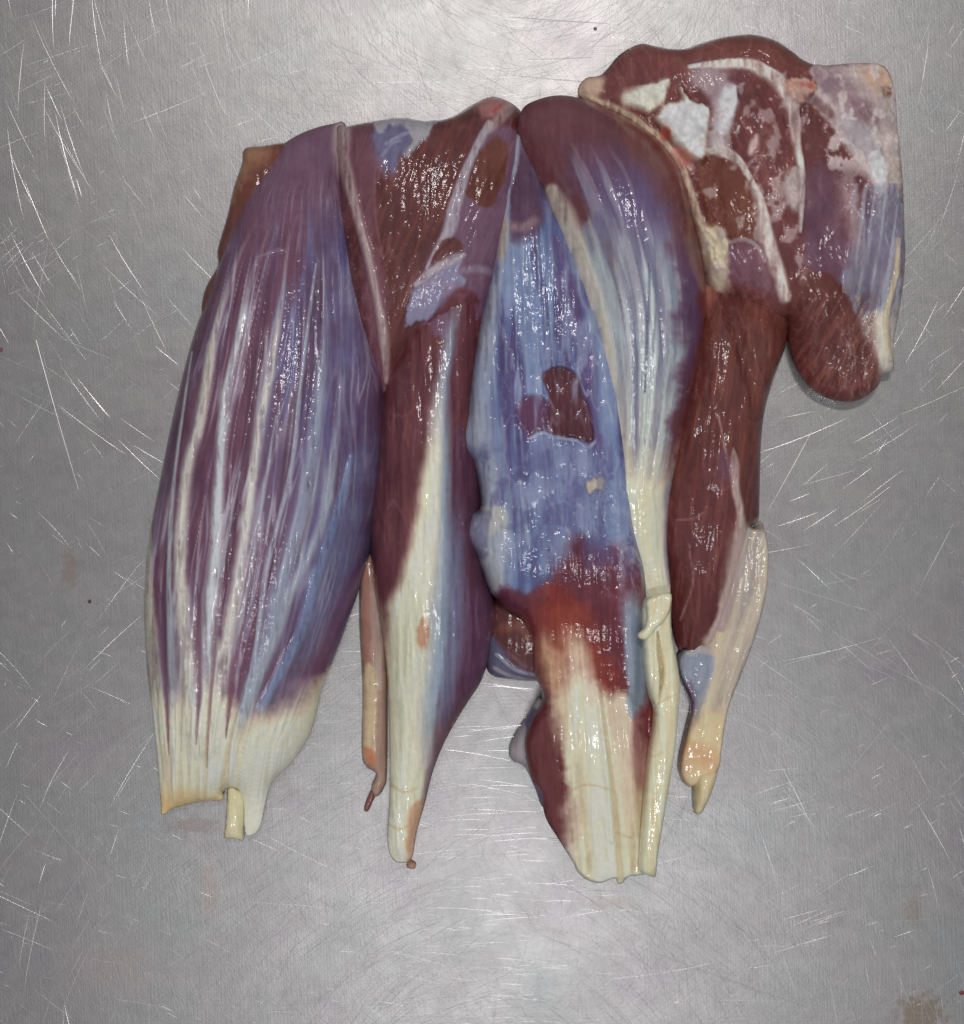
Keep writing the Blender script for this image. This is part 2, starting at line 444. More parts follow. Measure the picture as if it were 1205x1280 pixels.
def build_table():
    w, t = 0.75, 0.04
    import bmesh
    bm = bmesh.new()
    bmesh.ops.create_cube(bm, size=1)
    bmesh.ops.scale(bm, vec=(2 * w, 1.5, t), verts=bm.verts)
    bmesh.ops.translate(bm, vec=(0, 0, -t / 2), verts=bm.verts)
    bmesh.ops.bevel(bm, geom=list(bm.edges), offset=0.006, segments=3, affect='EDGES')
    me = bpy.data.meshes.new("steel_table"); bm.to_mesh(me); bm.free()
    me.materials.append(table_material())
    o = link(bpy.data.objects.new("steel_table", me))
    o["kind"] = "structure"; o["label"] = "scratched stainless steel work table under the meat"
    # knife scratches and glint arcs: long thin burrs, each two tilted flanks
    r = np.random.default_rng(3)
    V = []; F = []
    def scratch(x, y, a, ln, wd, tilt, bend):
        n = max(3, int(ln / 0.008))
        b0 = len(V)
        for i in range(n + 1):
            t = i / n
            aa = a + bend * (t - 0.5)
            cx = x + math.cos(a) * ln * (t - 0.5) - math.sin(a) * bend * ln * (t - 0.5) ** 2 * 0.5
            cy = y + math.sin(a) * ln * (t - 0.5) + math.cos(a) * bend * ln * (t - 0.5) ** 2 * 0.5
            ww = wd * (0.25 + 0.75 * math.sin(math.pi * min(max(t, 0.03), 0.97)) ** 0.5)
            nx, ny = -math.sin(aa), math.cos(aa)
            V.append((cx + nx * ww, cy + ny * ww, 0.00002)); V.append((cx, cy, 0.00003 + ww * math.tan(tilt))); V.append((cx - nx * ww, cy - ny * ww, 0.00002))
        for i in range(n):
            q = b0 + 3 * i
            F.append((q, q + 1, q + 4, q + 3)); F.append((q + 1, q + 2, q + 5, q + 4))
    for i in range(9000):                     # hair scratches
        scratch(r.uniform(-0.27, 0.27), r.uniform(-0.28, 0.28), r.uniform(0, math.pi), min(0.004 * math.exp(r.exponential(0.8)), 0.06), r.uniform(0.000012, 0.000045), math.radians(r.uniform(0.5, 7)), r.normal(0, 0.12))
    for i in range(8000):                      # arcs round the lamp reflections: their glint rings put into the scratch layout
        qx, qy = (650, -90) if r.random() < .42 else (630, 1430)
        th = r.uniform(0, 2 * math.pi); rad = r.uniform(90, 850) * S
        x = (qx - CX) * S + math.cos(th) * rad; y = (CY - qy) * S + math.sin(th) * rad
        if abs(x) > .27 or abs(y) > .28: continue
        ln = r.uniform(0.008, 0.05)
        scratch(x, y, th + math.pi / 2 + r.normal(0, .22), ln, r.uniform(0.00002, 0.00008), math.radians(r.uniform(1, 7)), ln / max(rad, .03) * .8)
    for g in range(220):                       # bundles of near-parallel strokes
        x = r.uniform(-0.27, 0.27); y = r.uniform(-0.28, 0.28); a = r.uniform(0, math.pi); sp = r.uniform(0.004, 0.016); t0 = r.uniform(2, 7)
        for k in range(r.integers(4, 14)):
            scratch(x + r.normal(0, sp), y + r.normal(0, sp), a + r.normal(0, 0.06), r.uniform(0.008, 0.04), r.uniform(0.000012, 0.00004), math.radians(t0 + r.normal(0, 1)), r.normal(0, 0.1))
    for (x0, y0, x1, y1, w) in [(44, 425, 97, 612, .0004), (212, 62, 122, 184, .00018), (32, 995, 120, 1092, .00017), (225, 1168, 355, 1097, .00022), (1060, 965, 1110, 905, .00016), (960, 640, 1015, 540, .0003), (215, 980, 318, 1150, .0001), (1150, 735, 1192, 655, .00018),
                              (930, 715, 1120, 775, .00014), (950, 850, 1120, 905, .00014), (900, 935, 1000, 992, .00013), (1005, 1120, 1075, 1165, .0002), (800, 1185, 1010, 1260, .0003), (640, 22, 760, 30, .0004), (660, 75, 740, 72, .0004), (640, 95, 800, 108, .0004), (60, 300, 40, 420, .0002)]:
        X0, Y0, X1, Y1 = (x0 - CX) * S, (CY - y0) * S, (x1 - CX) * S, (CY - y1) * S
        scratch((X0 + X1) / 2, (Y0 + Y1) / 2, math.atan2(Y1 - Y0, X1 - X0), math.hypot(X1 - X0, Y1 - Y0), w * .6, math.radians(7), 0.04)
    me = bpy.data.meshes.new("scratches_and_glint_arcs"); me.from_pydata(V, [], F); me.update()
    me.materials.append(table_material(True))
    s = link(bpy.data.objects.new("scratches_and_glint_arcs", me), o); s["kind"] = "stuff"
    return o
build_table()

# ------------------------------------------------------------------ the meat
root = link(bpy.data.objects.new("shank_meat", None))
root.location = ((560 - CX) * S, (CY - 600) * S, 0)
root["label"] = "raw red and purple shank muscles with cream tendons, spread on the steel table"
root["category"] = "raw meat"
class _R: pass

CREAM = (234, 225, 196); CREAM2 = (186, 176, 146); PALEB = (160, 168, 182); WHITEB = (172, 178, 188)

# ---- left muscle with its fan of tendon strands
A_OUT = [(345, 187), (378, 166), (415, 155), (434, 160), (446, 240), (463, 320), (479, 400), (486, 470), (481, 560), (473, 640), (460, 700),
         (441, 760), (419, 820), (402, 862), (396, 890), (386, 921), (366, 952), (346, 972), (337, 986), (331, 1010), (326, 1032), (318, 1043), (308, 1044), (305, 1030), (304, 1005), (298, 988), (288, 984), (279, 990), (278, 1000), (255, 1002), (238, 1005), (216, 1011), (203, 1019), (201, 1005),
         (196, 950), (190, 890), (183, 830), (180, 760), (183, 700), (190, 650), (200, 600), (212, 540), (228, 470), (245, 410), (264, 360), (284, 292), (302, 245), (320, 214)]
_LA = np.array([(345, 150), (335, 187), (300, 245), (262, 360), (228, 470), (212, 540), (200, 600), (190, 650), (183, 700), (180, 760), (183, 830), (190, 890), (196, 950), (203, 1060)], float)
_RA = np.array([(434, 150), (446, 240), (463, 320), (486, 470), (481, 560), (473, 640), (460, 700), (441, 760), (419, 820), (400, 862), (370, 930), (345, 1060)], float)
def ta(u, v):
    l = np.interp(v, _LA[:, 1], _LA[:, 0]); r = np.interp(v, _RA[:, 1], _RA[:, 0])
    return (u - l) / (r - l)
def ta_uv(u, v):
    return ta(u, v) * 290, v
def paint_a(u, v):
    p = Paint(u, v, (104, 69, 88))
    t = ta(u, v)
    p.mask(sstep(0.48, 0.72, t) * sstep(860, 760, v) * sstep(200, 330, v) * (0.7 + p.n1), (96, 88, 130))
    p.mask(sstep(0.80, 0.97, t) * sstep(700, 480, v), (94, 62, 84), 0.8)
    p.mask(sstep(330, 180, v) * (0.75 + p.n1), (112, 86, 104), 0.8)
    p.mask(sstep(0.10, 0.0, t) * sstep(620, 420, v), (104, 62, 62), 0.8)
    # broad bluish streaks of fascia
    k = fbm(t * 9 + 3, v / 210, 3)
    p.mask(sstep(0.5, 0.62, k) * sstep(1.0, 0.85, t) * sstep(230, 330, v), (110, 108, 150), 0.32)
    for fr, off, al, cc in ((9, 3, .55, (158, 160, 178)), (17, 21, .6, (184, 184, 196)), (30, 47, .55, (196, 194, 202))):
        w = (fbm(t * 5 + off, v / 150, 2) - .5) * 1.2
        rg = 1 - np.abs(2 * fbm(t * fr + w + off, v / (330 - 5 * fr) + off, 2) - 1)
        p.mask(sstep(.88, .985, rg) * np.clip(.65 + 2.2 * p.n4, .15, 1) * sstep(1.0, .86, t) * sstep(190, 330, v), cc, al, dz=1.2)
    k = fbm(t * 22 + 77, v / 140, 3)
    p.mask(sstep(0.54, 0.66, k) * sstep(0.3, 0.5, t) * sstep(240, 320, v) * sstep(640, 500, v), (100, 104, 158), 0.5)
    k = fbm(t * 30 + 29, v / 220, 2)
    p.mask(sstep(0.60, 0.72, k) * sstep(300, 360, v), (78, 48, 66), 0.6)
    # the pale seam of the right border and blue low right flank
    p.poly([(420, 620), (455, 560), (452, 690), (425, 770), (380, 850), (335, 880), (380, 780), (405, 700)], (104, 108, 142), 16, 10, 0.6)
    p.poly([(455, 690), (440, 750), (415, 812), (385, 862), (350, 892), (372, 850), (405, 790), (432, 735)], (100, 66, 96), 9, 6, 0.85)
    cr = 'tendon'
    L = p.line
    L([(326, 266, 2), (300, 316, 3), (283, 365, 4), (265, 432, 5), (258, 480, 6), (248, 535, 6), (233, 593, 7), (226, 682, 8), (229, 765, 9), (236, 832, 10), (240, 910, 13)], (206, 202, 192), dz=4, soft=.7, fade=(250, 470), part=cr)
    L([(345, 270, 2), (316, 339, 3), (296, 432, 5), (284, 480, 5), (278, 533, 5), (274, 600, 6), (271, 682, 8), (263, 765, 10), (257, 848, 12), (248, 930, 14)], (200, 204, 208), dz=4, soft=.7, fade=(250, 470), part=cr)
    L([(380, 250, 1.5), (362, 299, 2), (352, 380, 3), (338, 465, 5), (327, 520, 6), (318, 580, 6), (307, 666, 7), (296, 732, 8), (284, 800, 9), (276, 850, 11), (262, 930, 13)], (206, 202, 196), dz=4, soft=.7, fade=(250, 470), part=cr)
    L([(395, 330, 1.5), (376, 480, 2.5), (366, 576, 3), (349, 650, 3), (336, 700, 3.5), (326, 765, 3.5), (315, 842, 4), (300, 900, 7)], (162, 162, 180), 0, dz=2)
    L([(412, 370, 3), (403, 450, 6), (395, 533, 8), (381, 623, 9), (365, 690, 10), (349, 740, 10), (335, 790, 8), (318, 850, 8), (296, 910, 11)], (152, 164, 184), a=0.8, dz=3, soft=.8, fade=(350, 500))
    L([(432, 430, 2), (424, 516, 4), (407, 640, 6), (388, 690, 6), (362, 742, 6), (344, 800, 6), (322, 846, 7), (300, 905, 9)], (164, 174, 186), a=0.8, dz=2.5, soft=.8, fade=(430, 600))
    L([(440, 570, 3), (422, 640, 5), (397, 716, 7), (379, 782, 7), (350, 842, 6), (325, 885, 6)], (116, 134, 174), a=0.8, dz=2)
    L([(200, 560, 2.5), (187, 650, 4), (184, 732, 6), (189, 798, 8), (195, 860, 9), (201, 930, 11)], (186, 184, 166), dz=3, part=cr)
    L([(240, 440, 1), (226, 533, 2), (216, 616, 2.5), (211, 715, 3), (213, 800, 4), (216, 900, 8)], (160, 162, 170), dz=2)
    L([(256, 620, 1), (247, 700, 1.6), (243, 790, 2)], (160, 150, 160), a=.8)
    L([(300, 590, 1), (286, 660, 1.8), (276, 720, 2.2)], (164, 164, 176), a=.9)
    L([(345, 520, 1), (334, 590, 2), (318, 690, 2.4), (303, 770, 2.4), (292, 850, 4)], (166, 164, 178), a=.9, dz=1)
    L([(330, 640, 1), (322, 720, 2), (305, 800, 3)], (150, 144, 166), a=.8)
    L([(265, 432, 6), (256, 500, 5), (250, 545, 3)], (200, 192, 182), a=.6)
    # muscle tongues running down between the cream strands
    cream = p.poly([(180, 900), (196, 880), (212, 890), (226, 868), (246, 888), (262, 860), (275, 880), (286, 872), (300, 908), (312, 898), (330, 890), (346, 890), (372, 876), (398, 848), (416, 840), (410, 900), (370, 990), (340, 1060), (190, 1060)], CREAM, 13, 3.5, 1.0, 0, cr, 0.42)
    p.mask(cream * sstep(0.42, 0.6, fbm(t * 34, v / 130, 2)) * sstep(.72, .55, t), (238, 233, 214), 0.5, dz=2.0)
    p.mask(cream * sstep(0.55, 0.68, fbm(t * 30 + 70, v / 130, 2)) * sstep(.72, .55, t), (186, 176, 154), 0.4, dz=-1.5)
    p.mask(sstep(975, 1012, v + p.n1 * 20) * sstep(290, 275, u), (204, 176, 122), 0.85)
    L([(305, 860, .6), (294, 900, 2), (285, 940, 2.5), (277, 992, 3)], (176, 164, 140), a=.6, dz=-4, soft=.8)
    L([(228, 800, .5), (228, 850, 1.6), (226, 940, .5)], (150, 140, 130), a=.5, dz=-2, soft=.8); L([(270, 770, .5), (268, 810, 2.4), (262, 900, 2), (258, 960, .5)], (124, 90, 100), a=.7, dz=-2, soft=.8)
    L([(200, 740, .5), (203, 800, 4), (208, 870, 3), (211, 945, .5)], (108, 76, 94), a=.85, dz=-2, soft=.8); L([(246, 730, .5), (247, 790, 5), (250, 860, 3.4), (246, 930, .5)], (116, 84, 98), a=.85, dz=-2, soft=.8)
    L([(304, 780, .5), (292, 840, 4.5), (287, 880, 3), (282, 925, .5)], (112, 72, 92), a=.85, dz=-2, soft=.8)
    L([(318, 322, .5), (332, 318, 2), (350, 312, 2.5), (362, 318, .5)], (160, 140, 156), a=.5, dz=1.5, soft=.9)
    L([(425, 160, 8), (424, 190, 8), (432, 230, 6), (446, 280, 5)], (178, 164, 160), a=.85, soft=.7, part='fascia')
    p.mottle(7)
    return p
def under_a(u, v, z):
    return np.where((v > 950) & (u < 290), z - 9 - 60 * (1 - sstep(955, 990, v)), 0)
A = part("muscle", A_OUT, 122, 18, root, paint_a, under=under_a, tfun=ta_uv, expo=0.7, step=1.15,
         label="purple left muscle with a fan of white tendon strands")
def plain(c, k=8, streak=None, c2=None, ang=0.0, lab=None):
    def f(u, v):
        p = Paint(u, v, c)
        if c2:
            ca, sa = math.cos(math.radians(ang)), math.sin(math.radians(ang))
            p.mask(sstep(0.42, 0.62, fbm((u * ca + v * sa) / 7, (-u * sa + v * ca) / 70, 3)), c2, streak or 0.6, dz=0.8)
        p.mottle(k); p.rough[:] = 0.4
        return p
    return f
part("tendon", [(288, 972), (297, 984), (305, 990), (307, 1010), (305, 1049), (304, 1051), (292, 1049), (281, 1048), (280, 1046), (283, 1010), (284, 988)], 24, 10, A, plain((212, 203, 166), 5, .5, (196, 186, 150)), base=3, step=1.2, n=4)

# ---- rusty edge of flesh behind the left muscle
def paint_a2(u, v):
    p = Paint(u, v, (100, 58, 48))
    p.poly([(300, 178), (340, 178), (322, 200), (300, 232), (288, 250)], (150, 110, 84), 10, 5)
    p.mask(sstep(280, 340, v), (96, 56, 54))
    p.mottle(8); return p
part("muscle", [(306, 186), (330, 182), (358, 179), (380, 190), (360, 260), (320, 340), (290, 400), (262, 420), (252, 390), (257, 360), (272, 332), (272, 312), (284, 270), (292, 235), (302, 205)], 42, 12, root, paint_a2, angle=20,
     label="thin rusty brown flesh edge behind the left muscle")

# ---- dark red muscle at the top, between the left one and the spindle
def paint_b(u, v):
    p = Paint(u, v, (92, 48, 48))
    k = fbm((u + v * 0.4) / 5, v / 45, 3)
    p.mask(sstep(.5, .65, k), (106, 62, 56), .6, dz=.8); p.mask(sstep(.5, .38, k), (82, 45, 46), .6)
    p.poly([(426, 150), (475, 146), (474, 200), (470, 290), (484, 360), (482, 430), (488, 490), (470, 480), (440, 240)], (108, 70, 82), 5, 5, .95)
    p.poly([(462, 168), (482, 150), (512, 146), (548, 146), (528, 172), (514, 190), (500, 198), (492, 216), (478, 212), (470, 190)], (108, 106, 142), 7, 5, .9, 2, 'fascia')
    p.poly([(470, 150), (500, 142), (545, 146), (528, 174), (514, 192), (506, 196), (514, 176), (506, 160), (486, 156), (474, 166)], (168, 166, 168), 3, 4, .85, 1.5, 'fascia')
    p.line([(483, 180), (500, 170), (512, 166)], (170, 172, 190), 2, a=.6); p.line([(478, 195), (490, 180), (500, 176)], (150, 154, 186), 2, a=.6)
    p.line([(430, 160, 8), (430, 200, 7), (444, 260, 5.5), (458, 310, 5), (470, 365, 5), (478, 410, 6), (482, 450, 5), (483, 478, 3)], (172, 150, 150), soft=.6, dz=5, part='fascia')
    p.line([(470, 200, 1.5), (468, 260, 1.5), (478, 320, 1.2)], (132, 92, 100), a=.6)
    p.poly([(600, 165), (650, 165), (645, 240), (620, 340), (600, 440), (545, 440), (525, 380), (530, 340), (575, 240)], (114, 84, 104), 6, 5)
    p.poly([(606, 180), (620, 170), (634, 182), (635, 202), (627, 236), (616, 258), (600, 256), (582, 240), (592, 205)], (102, 58, 50), 3, 4)
    p.line([(612, 155, 5), (598, 180, 5), (581, 218, 6), (568, 262, 9), (560, 292, 8), (546, 312, 4), (533, 336, 2)], (168, 158, 168), soft=.3, dz=3, part='fascia')
    p.poly([(540, 330), (552, 303), (566, 297), (577, 303), (575, 315)], (98, 58, 58), 2, 2)
    p.poly([(516, 366), (545, 335), (572, 320), (584, 318), (572, 334), (580, 352), (560, 372), (540, 396), (520, 402), (505, 410)], (138, 132, 162), 2.5, 4, 1, 2, 'fascia')
    p.line([(520, 356, 4), (542, 338, 6), (565, 326, 7), (580, 319, 3)], (172, 160, 168), soft=.4, dz=3)
    p.line([(580, 338), (598, 336), (612, 340)], (150, 140, 156), 4, a=.7, soft=.8)
    p.poly([(560, 372), (576, 362), (592, 366), (598, 390), (594, 430), (586, 500), (540, 500), (530, 420)], (98, 54, 62), 3, 4)
    p.poly([(590, 134), (612, 118), (638, 122), (634, 138), (612, 146)], (176, 122, 120), 6, 5, .8)
    p.line([(616, 140), (626, 132)], (160, 60, 60), 2, a=.7)
    p.web(np.ones(len(u)), (150, 112, 116), .4, 34, 20, 3)
    p.line([(640, 132), (628, 146), (612, 160)], (190, 176, 170), 6, a=.6)
    p.mottle(8); return p
part("muscle", [(420, 170), (434, 158), (470, 151), (505, 147), (532, 152), (562, 147), (592, 130), (614, 121), (634, 126), (650, 138), (660, 160), (658, 220), (648, 290), (630, 360), (604, 400), (570, 425), (530, 440), (510, 470), (492, 500), (470, 490), (440, 420), (425, 300)], 98, 26, root, paint_b, angle=25, flat=0.9, expo=.7,
     label="dark red flesh at the top between the left and middle muscles")

# ---- middle spindle muscle with its long cream tendon
C_OUT = [(606, 168), (592, 195), (575, 235), (560, 275), (538, 325), (510, 385), (490, 440), (477, 500), (470, 580), (463, 650), (466, 720), (479, 800), (485, 860), (487, 950), (487, 1000), (484, 1050), (490, 1073), (503, 1079), (515, 1072),
         (521, 1040), (531, 1005), (541, 965), (557, 925), (582, 882), (602, 850), (614, 810), (619, 765), (612, 722), (604, 690), (602, 640), (606, 580), (606, 500), (612, 430), (622, 360), (636, 290), (646, 230), (650, 175), (630, 158)]
_tl = np.array([(300, 580), (370, 566), (480, 545), (560, 532), (640, 521), (700, 508), (735, 496), (760, 484), (1080, 470)], float)
_tr = np.array([(300, 584), (370, 578), (480, 560), (560, 562), (640, 562), (720, 564), (800, 562), (870, 552), (930, 544), (990, 532), (1080, 530)], float)
def paint_c(u, v):
    p = Paint(u, v, (97, 55, 60))
    k = fbm(u / 6, v / 60, 3); p.mask(sstep(.52, .66, k), (108, 62, 66), .7, dz=1.2); p.mask(sstep(.48, .36, k), (84, 44, 50), .7, dz=-.8)
    p.web(np.ones(len(u)), (140, 100, 108), .35, 34, -6, 4)
    # purple film on the upper part
    p.poly([(600, 165), (650, 165), (645, 240), (620, 340), (600, 400), (545, 420), (530, 340), (575, 240)], (114, 84, 104), 6, 5)
    p.poly([(606, 180), (620, 170), (634, 182), (635, 202), (627, 236), (616, 258), (600, 256), (582, 240), (592, 205)], (102, 58, 50), 3, 4)
    p.line([(612, 155, 5), (598, 180, 5), (581, 218, 6), (568, 262, 9), (560, 292, 8), (546, 312, 4), (533, 336, 2)], (168, 158, 168), soft=.3, dz=3, part='fascia')
    p.poly([(540, 330), (552, 303), (566, 297), (577, 303), (575, 315)], (98, 58, 58), 2, 2)
    p.poly([(516, 366), (545, 335), (572, 320), (584, 318), (572, 334), (580, 352), (560, 372), (540, 396), (520, 402), (505, 410)], (138, 132, 162), 2.5, 4, 1, 2, 'fascia')
    p.line([(520, 356, 4), (542, 338, 6), (565, 326, 7), (580, 319, 3)], (172, 160, 168), soft=.4, dz=3)
    p.line([(580, 338), (598, 336), (612, 340)], (150, 140, 156), 4, a=.7, soft=.8)
    p.poly([(560, 372), (576, 362), (592, 366), (598, 390), (594, 430), (586, 500), (572, 530), (556, 500), (566, 430)], (98, 54, 62), 3, 4)
    p.poly([(570, 530), (590, 560), (604, 600), (600, 640), (600, 690), (612, 722), (620, 770), (600, 850), (560, 900), (556, 800), (560, 640)], (92, 58, 74), 5, 4)
    p.mask(sstep(545, 575, u) * sstep(720, 760, v) * sstep(900, 850, v), (100, 70, 100), .6)
    # tendon: cream to the left and below, bluish film to the right
    l = np.interp(v, _tl[:, 0], _tl[:, 1]); r = np.interp(v, _tr[:, 0], _tr[:, 1])
    n = p.n1 * 6
    m = sstep(l - 9, l + 9, u + n) * (1 - sstep(r - 7, r + 7, u + n)) * sstep(340, 440, v)
    f = np.clip((u - l) / np.maximum(r - l, 2), 0, 1.2)
    ty = sstep(430, 620, v)[:, None]
    c = np.array((158, 160, 176)) * (1 - ty) + np.array(CREAM) * ty
    c = c + (np.array((138, 152, 172)) - c) * (sstep(0.45, 0.95, f) * sstep(1000, 860, v))[:, None]
    s = sstep(.5, .62, fbm(f * 9, v / 140, 2))
    p.c += (c + s[:, None] * 10 - 5 - p.c) * m[:, None]; p.dz += m * 3
    p.names.append('tendon'); p.lab[m > .5] = 1
    p.rough[:] = np.where(m > .5, .42, p.rough)
    q = sstep(r - 6, r + 2, u) * sstep(r + 24, r + 6, u) * sstep(600, 700, v) * sstep(960, 860, v)
    p.mask(q, (116, 124, 154), .75)
    p.poly([(524, 776), (533, 770), (537, 786), (533, 806), (525, 808)], (176, 118, 86), 4, 4, .7)
    p.mask(sstep(880, 1000, v) * sstep(524, 538, u) * 1.0, (128, 112, 130), .7)
    p.poly([(512, 1010), (530, 1000), (522, 1050), (514, 1080), (504, 1072), (508, 1040)], (190, 140, 110), 4, 3, .7)
    p.line([(488, 980), (505, 990), (520, 985)], (178, 158, 124), 2, a=.5); p.line([(486, 1030), (500, 1036), (512, 1030)], (180, 160, 124), 2, a=.5)
    p.poly([(496, 1062), (506, 1060), (510, 1070), (502, 1076)], (224, 216, 204), 2, 1, .8)
    p.mottle(6); return p
C = part("muscle", C_OUT, 100, 30, root, paint_c, angle=-4, base=0, expo=.72, 
         label="middle spindle muscle narrowing to a long cream tendon")
part("tissue_strand", [(505, 1066), (513, 1062), (513, 1074), (520, 1079), (518, 1086), (508, 1084), (509, 1076)], 7, 3, C, plain((176, 132, 112), 6), step=1.0, n=3)

# ---- thin strands hanging behind the spindle
def paint_s(u, v):
    p = Paint(u, v, (168, 138, 124))
    p.line([(457, 700), (458, 780), (459, 850)], (150, 96, 84), 5, a=.7); p.line([(470, 740), (474, 800), (474, 860)], (184, 168, 160), 4, a=.8)
    p.poly([(452, 840), (470, 840), (468, 940), (455, 945)], (200, 178, 146), 5, 3)
    p.poly([(455, 935), (466, 938), (470, 955), (460, 956)], (186, 126, 92), 4, 2)
    p.mottle(6); return p
st = part("tissue_strand", [(455, 690), (468, 700), (480, 760), (484, 840), (484, 960), (480, 985), (470, 996), (464, 985), (470, 968), (458, 958), (452, 940), (453, 860), (449, 780), (450, 720)], 26, 9, root, paint_s, step=1.3,
          label="thin pinkish strand of tissue between the two left muscles")
part("tissue_strand", [(466, 984), (471, 990), (466, 1002), (460, 1014), (455, 1012), (458, 1000)], 7, 3, st, plain((126, 84, 76), 6), step=1.0, n=3)

# ---- blue filmed centre muscle
def paint_d(u, v):
    p = Paint(u, v, (88, 98, 146))
    k = fbm((u - v * .05) / 16, v / 160, 3)
    p.mask(sstep(.48, .62, k), (124, 140, 178), .85); p.mask(sstep(.5, .36, k), (78, 66, 114), .85)
    k = fbm((u - v * .05) / 5 + 9, v / 110, 3)
    p.mask(sstep(.54, .68, k), (140, 150, 174), .6, dz=1)
    p.mask(sstep(300, 200, v), (88, 64, 88), .85); p.mask(sstep(215, 150, v), (112, 70, 84), .9)
    p.poly([(640, 190), (660, 200), (678, 262), (672, 290), (640, 300), (636, 250)], (82, 56, 78), 6, 4)
    p.line([(640, 283), (655, 284), (668, 276)], (150, 122, 128), 6, a=.7, soft=.8)
    p.line([(646, 150, 5), (643, 200, 5), (635, 240, 3), (629, 290, 7), (626, 325, 8), (616, 370, 8), (608, 430, 11), (600, 480, 14), (594, 520, 20), (600, 560, 19), (610, 600, 14), (616, 640, 12)], (154, 160, 176), soft=.6, dz=3, part='fascia')
    p.line([(630, 275, 4), (629, 300, 6), (626, 322, 4)], (176, 160, 146), soft=.7)
    p.poly([(704, 360), (722, 352), (738, 430), (748, 520), (752, 560), (738, 560), (726, 470), (714, 420)], (88, 70, 118), 6, 5, .85)
    p.poly([(690, 292), (712, 330), (722, 390), (712, 400), (700, 350)], (84, 66, 112), 5, 4, .8)
    # film scraped off: dark windows
    p.poly([(677, 470), (686, 461), (703, 457), (720, 468), (725, 477), (728, 494), (736, 505), (741, 531), (741, 551), (729, 552), (717, 546), (701, 548), (684, 539), (684, 510), (686, 494), (681, 482)], (78, 36, 46), 1.5, 1.2, 1, -4)
    p.poly([(647, 510), (654, 498), (666, 494), (675, 495), (683, 502), (682, 538), (670, 541), (662, 551), (657, 543), (648, 528)], (84, 46, 74), 2, 1.2, .95, -3)
    p.line([(662, 548, 1.5), (676, 541, 2), (690, 545, 2), (706, 548, 2), (722, 552, 2), (734, 560, 2.5), (744, 552, 1.5)], (170, 172, 194), soft=.4, dz=2)
    p.poly([(664, 556), (690, 546), (720, 552), (750, 570), (756, 620), (755, 690), (700, 700), (660, 640)], (112, 122, 162), 8, 10, .7, 1)
    p.poly([(733, 604), (741, 598), (746, 600), (752, 594), (756, 604), (752, 613), (744, 611), (738, 617), (734, 612)], (190, 178, 160), 3, 3, 1, 4, 'fat')
    p.line([(650, 600, 1.5), (655, 640, 2.2), (660, 680, 1.5)], (168, 174, 186), a=.7); p.line([(690, 630, 1.5), (704, 650, 2), (712, 670, 2)], (160, 160, 180), a=.7)
    # hanging pale flap over the spindle
    p.poly([(586, 646), (600, 634), (620, 630), (636, 640), (632, 700), (626, 750), (614, 742), (600, 700), (584, 672)], (168, 172, 176), 7, 3, 1, 2, 'fascia')
    p.poly([(604, 640), (622, 636), (628, 655), (616, 670), (606, 660)], (186, 182, 174), 6, 3, .8)
    p.poly([(616, 742), (650, 742), (690, 735), (700, 700), (712, 676), (728, 668), (744, 680), (748, 700), (780, 690), (800, 760), (760, 820), (640, 830)], (92, 44, 60), 16, 9)
    p.poly([(748, 700), (780, 690), (800, 740), (796, 770), (770, 770), (752, 740)], (88, 76, 118), 6, 6, .9)
    p.line([(690, 717), (704, 716), (716, 722), (724, 736)], (164, 128, 150), 2, a=.8, dz=1)
    p.poly([(664, 760), (690, 726), (712, 700), (745, 700), (800, 730), (840, 800), (840, 1130), (620, 1130), (630, 860), (664, 800)], (102, 42, 42), 24, 10)
    p.poly([(704, 700), (760, 700), (800, 745), (800, 830), (770, 860), (752, 840), (745, 780), (700, 740)], (100, 46, 58), 14, 8)
    p.poly([(680, 740), (712, 740), (735, 780), (760, 820), (776, 850), (760, 870), (720, 850), (676, 830)], (120, 42, 34), 18, 7, .9)
    p.poly([(700, 765), (722, 760), (732, 800), (742, 830), (712, 830), (694, 806)], (142, 66, 42), 16, 8, .6)
    # flank
    p.poly([(640, 850), (690, 840), (700, 930), (712, 1010), (724, 1100), (690, 1080), (640, 980)], (100, 52, 54), 4, 5)
    p.poly([(690, 830), (702, 830), (712, 880), (704, 900), (690, 880)], (160, 92, 62), 5, 4, .8)
    # broad cream tendon
    m = p.poly([(694, 876), (706, 858), (713, 818), (720, 801), (727, 816), (735, 838), (748, 866), (764, 872), (776, 866), (792, 880), (810, 960), (812, 1110), (714, 1110), (714, 1040), (708, 980), (700, 920)], CREAM, 12, 4, 1, 5, 'tendon', .42)
    p.poly([(676, 800), (684, 796), (692, 820), (694, 845), (684, 848), (678, 830)], (216, 188, 144), 7, 3, .9)
    k = fbm((u - v * .1) / 9, v / 150, 3)
    p.mask(m * sstep(.5, .62, k), (234, 228, 204), .6, dz=1.5); p.mask(m * sstep(.48, .36, k), (204, 194, 166), .5, dz=-1)
    p.poly([(752, 872), (785, 866), (802, 930), (806, 1040), (786, 1090), (774, 1000), (764, 920)], (208, 186, 162), 14, 6, .7)
    p.line([(746, 860, 2), (758, 960, 3), (764, 1050, 3)], (228, 222, 196), soft=.6, dz=3)
    p.line([(750, 860, .4), (756, 910, 1.6), (768, 1000, 2.5), (776, 1105, 3)], (186, 172, 142), a=.7, dz=-5, soft=.8)
    p.line([(722, 900), (728, 1000), (736, 1090)], (184, 172, 138), 3, a=.5, soft=.8, dz=-2)
    p.line([(712, 988), (735, 980), (760, 985)], (180, 160, 128), 1.5, a=.5); p.line([(770, 1040), (788, 1046)], (180, 160, 128), 1.5, a=.5)
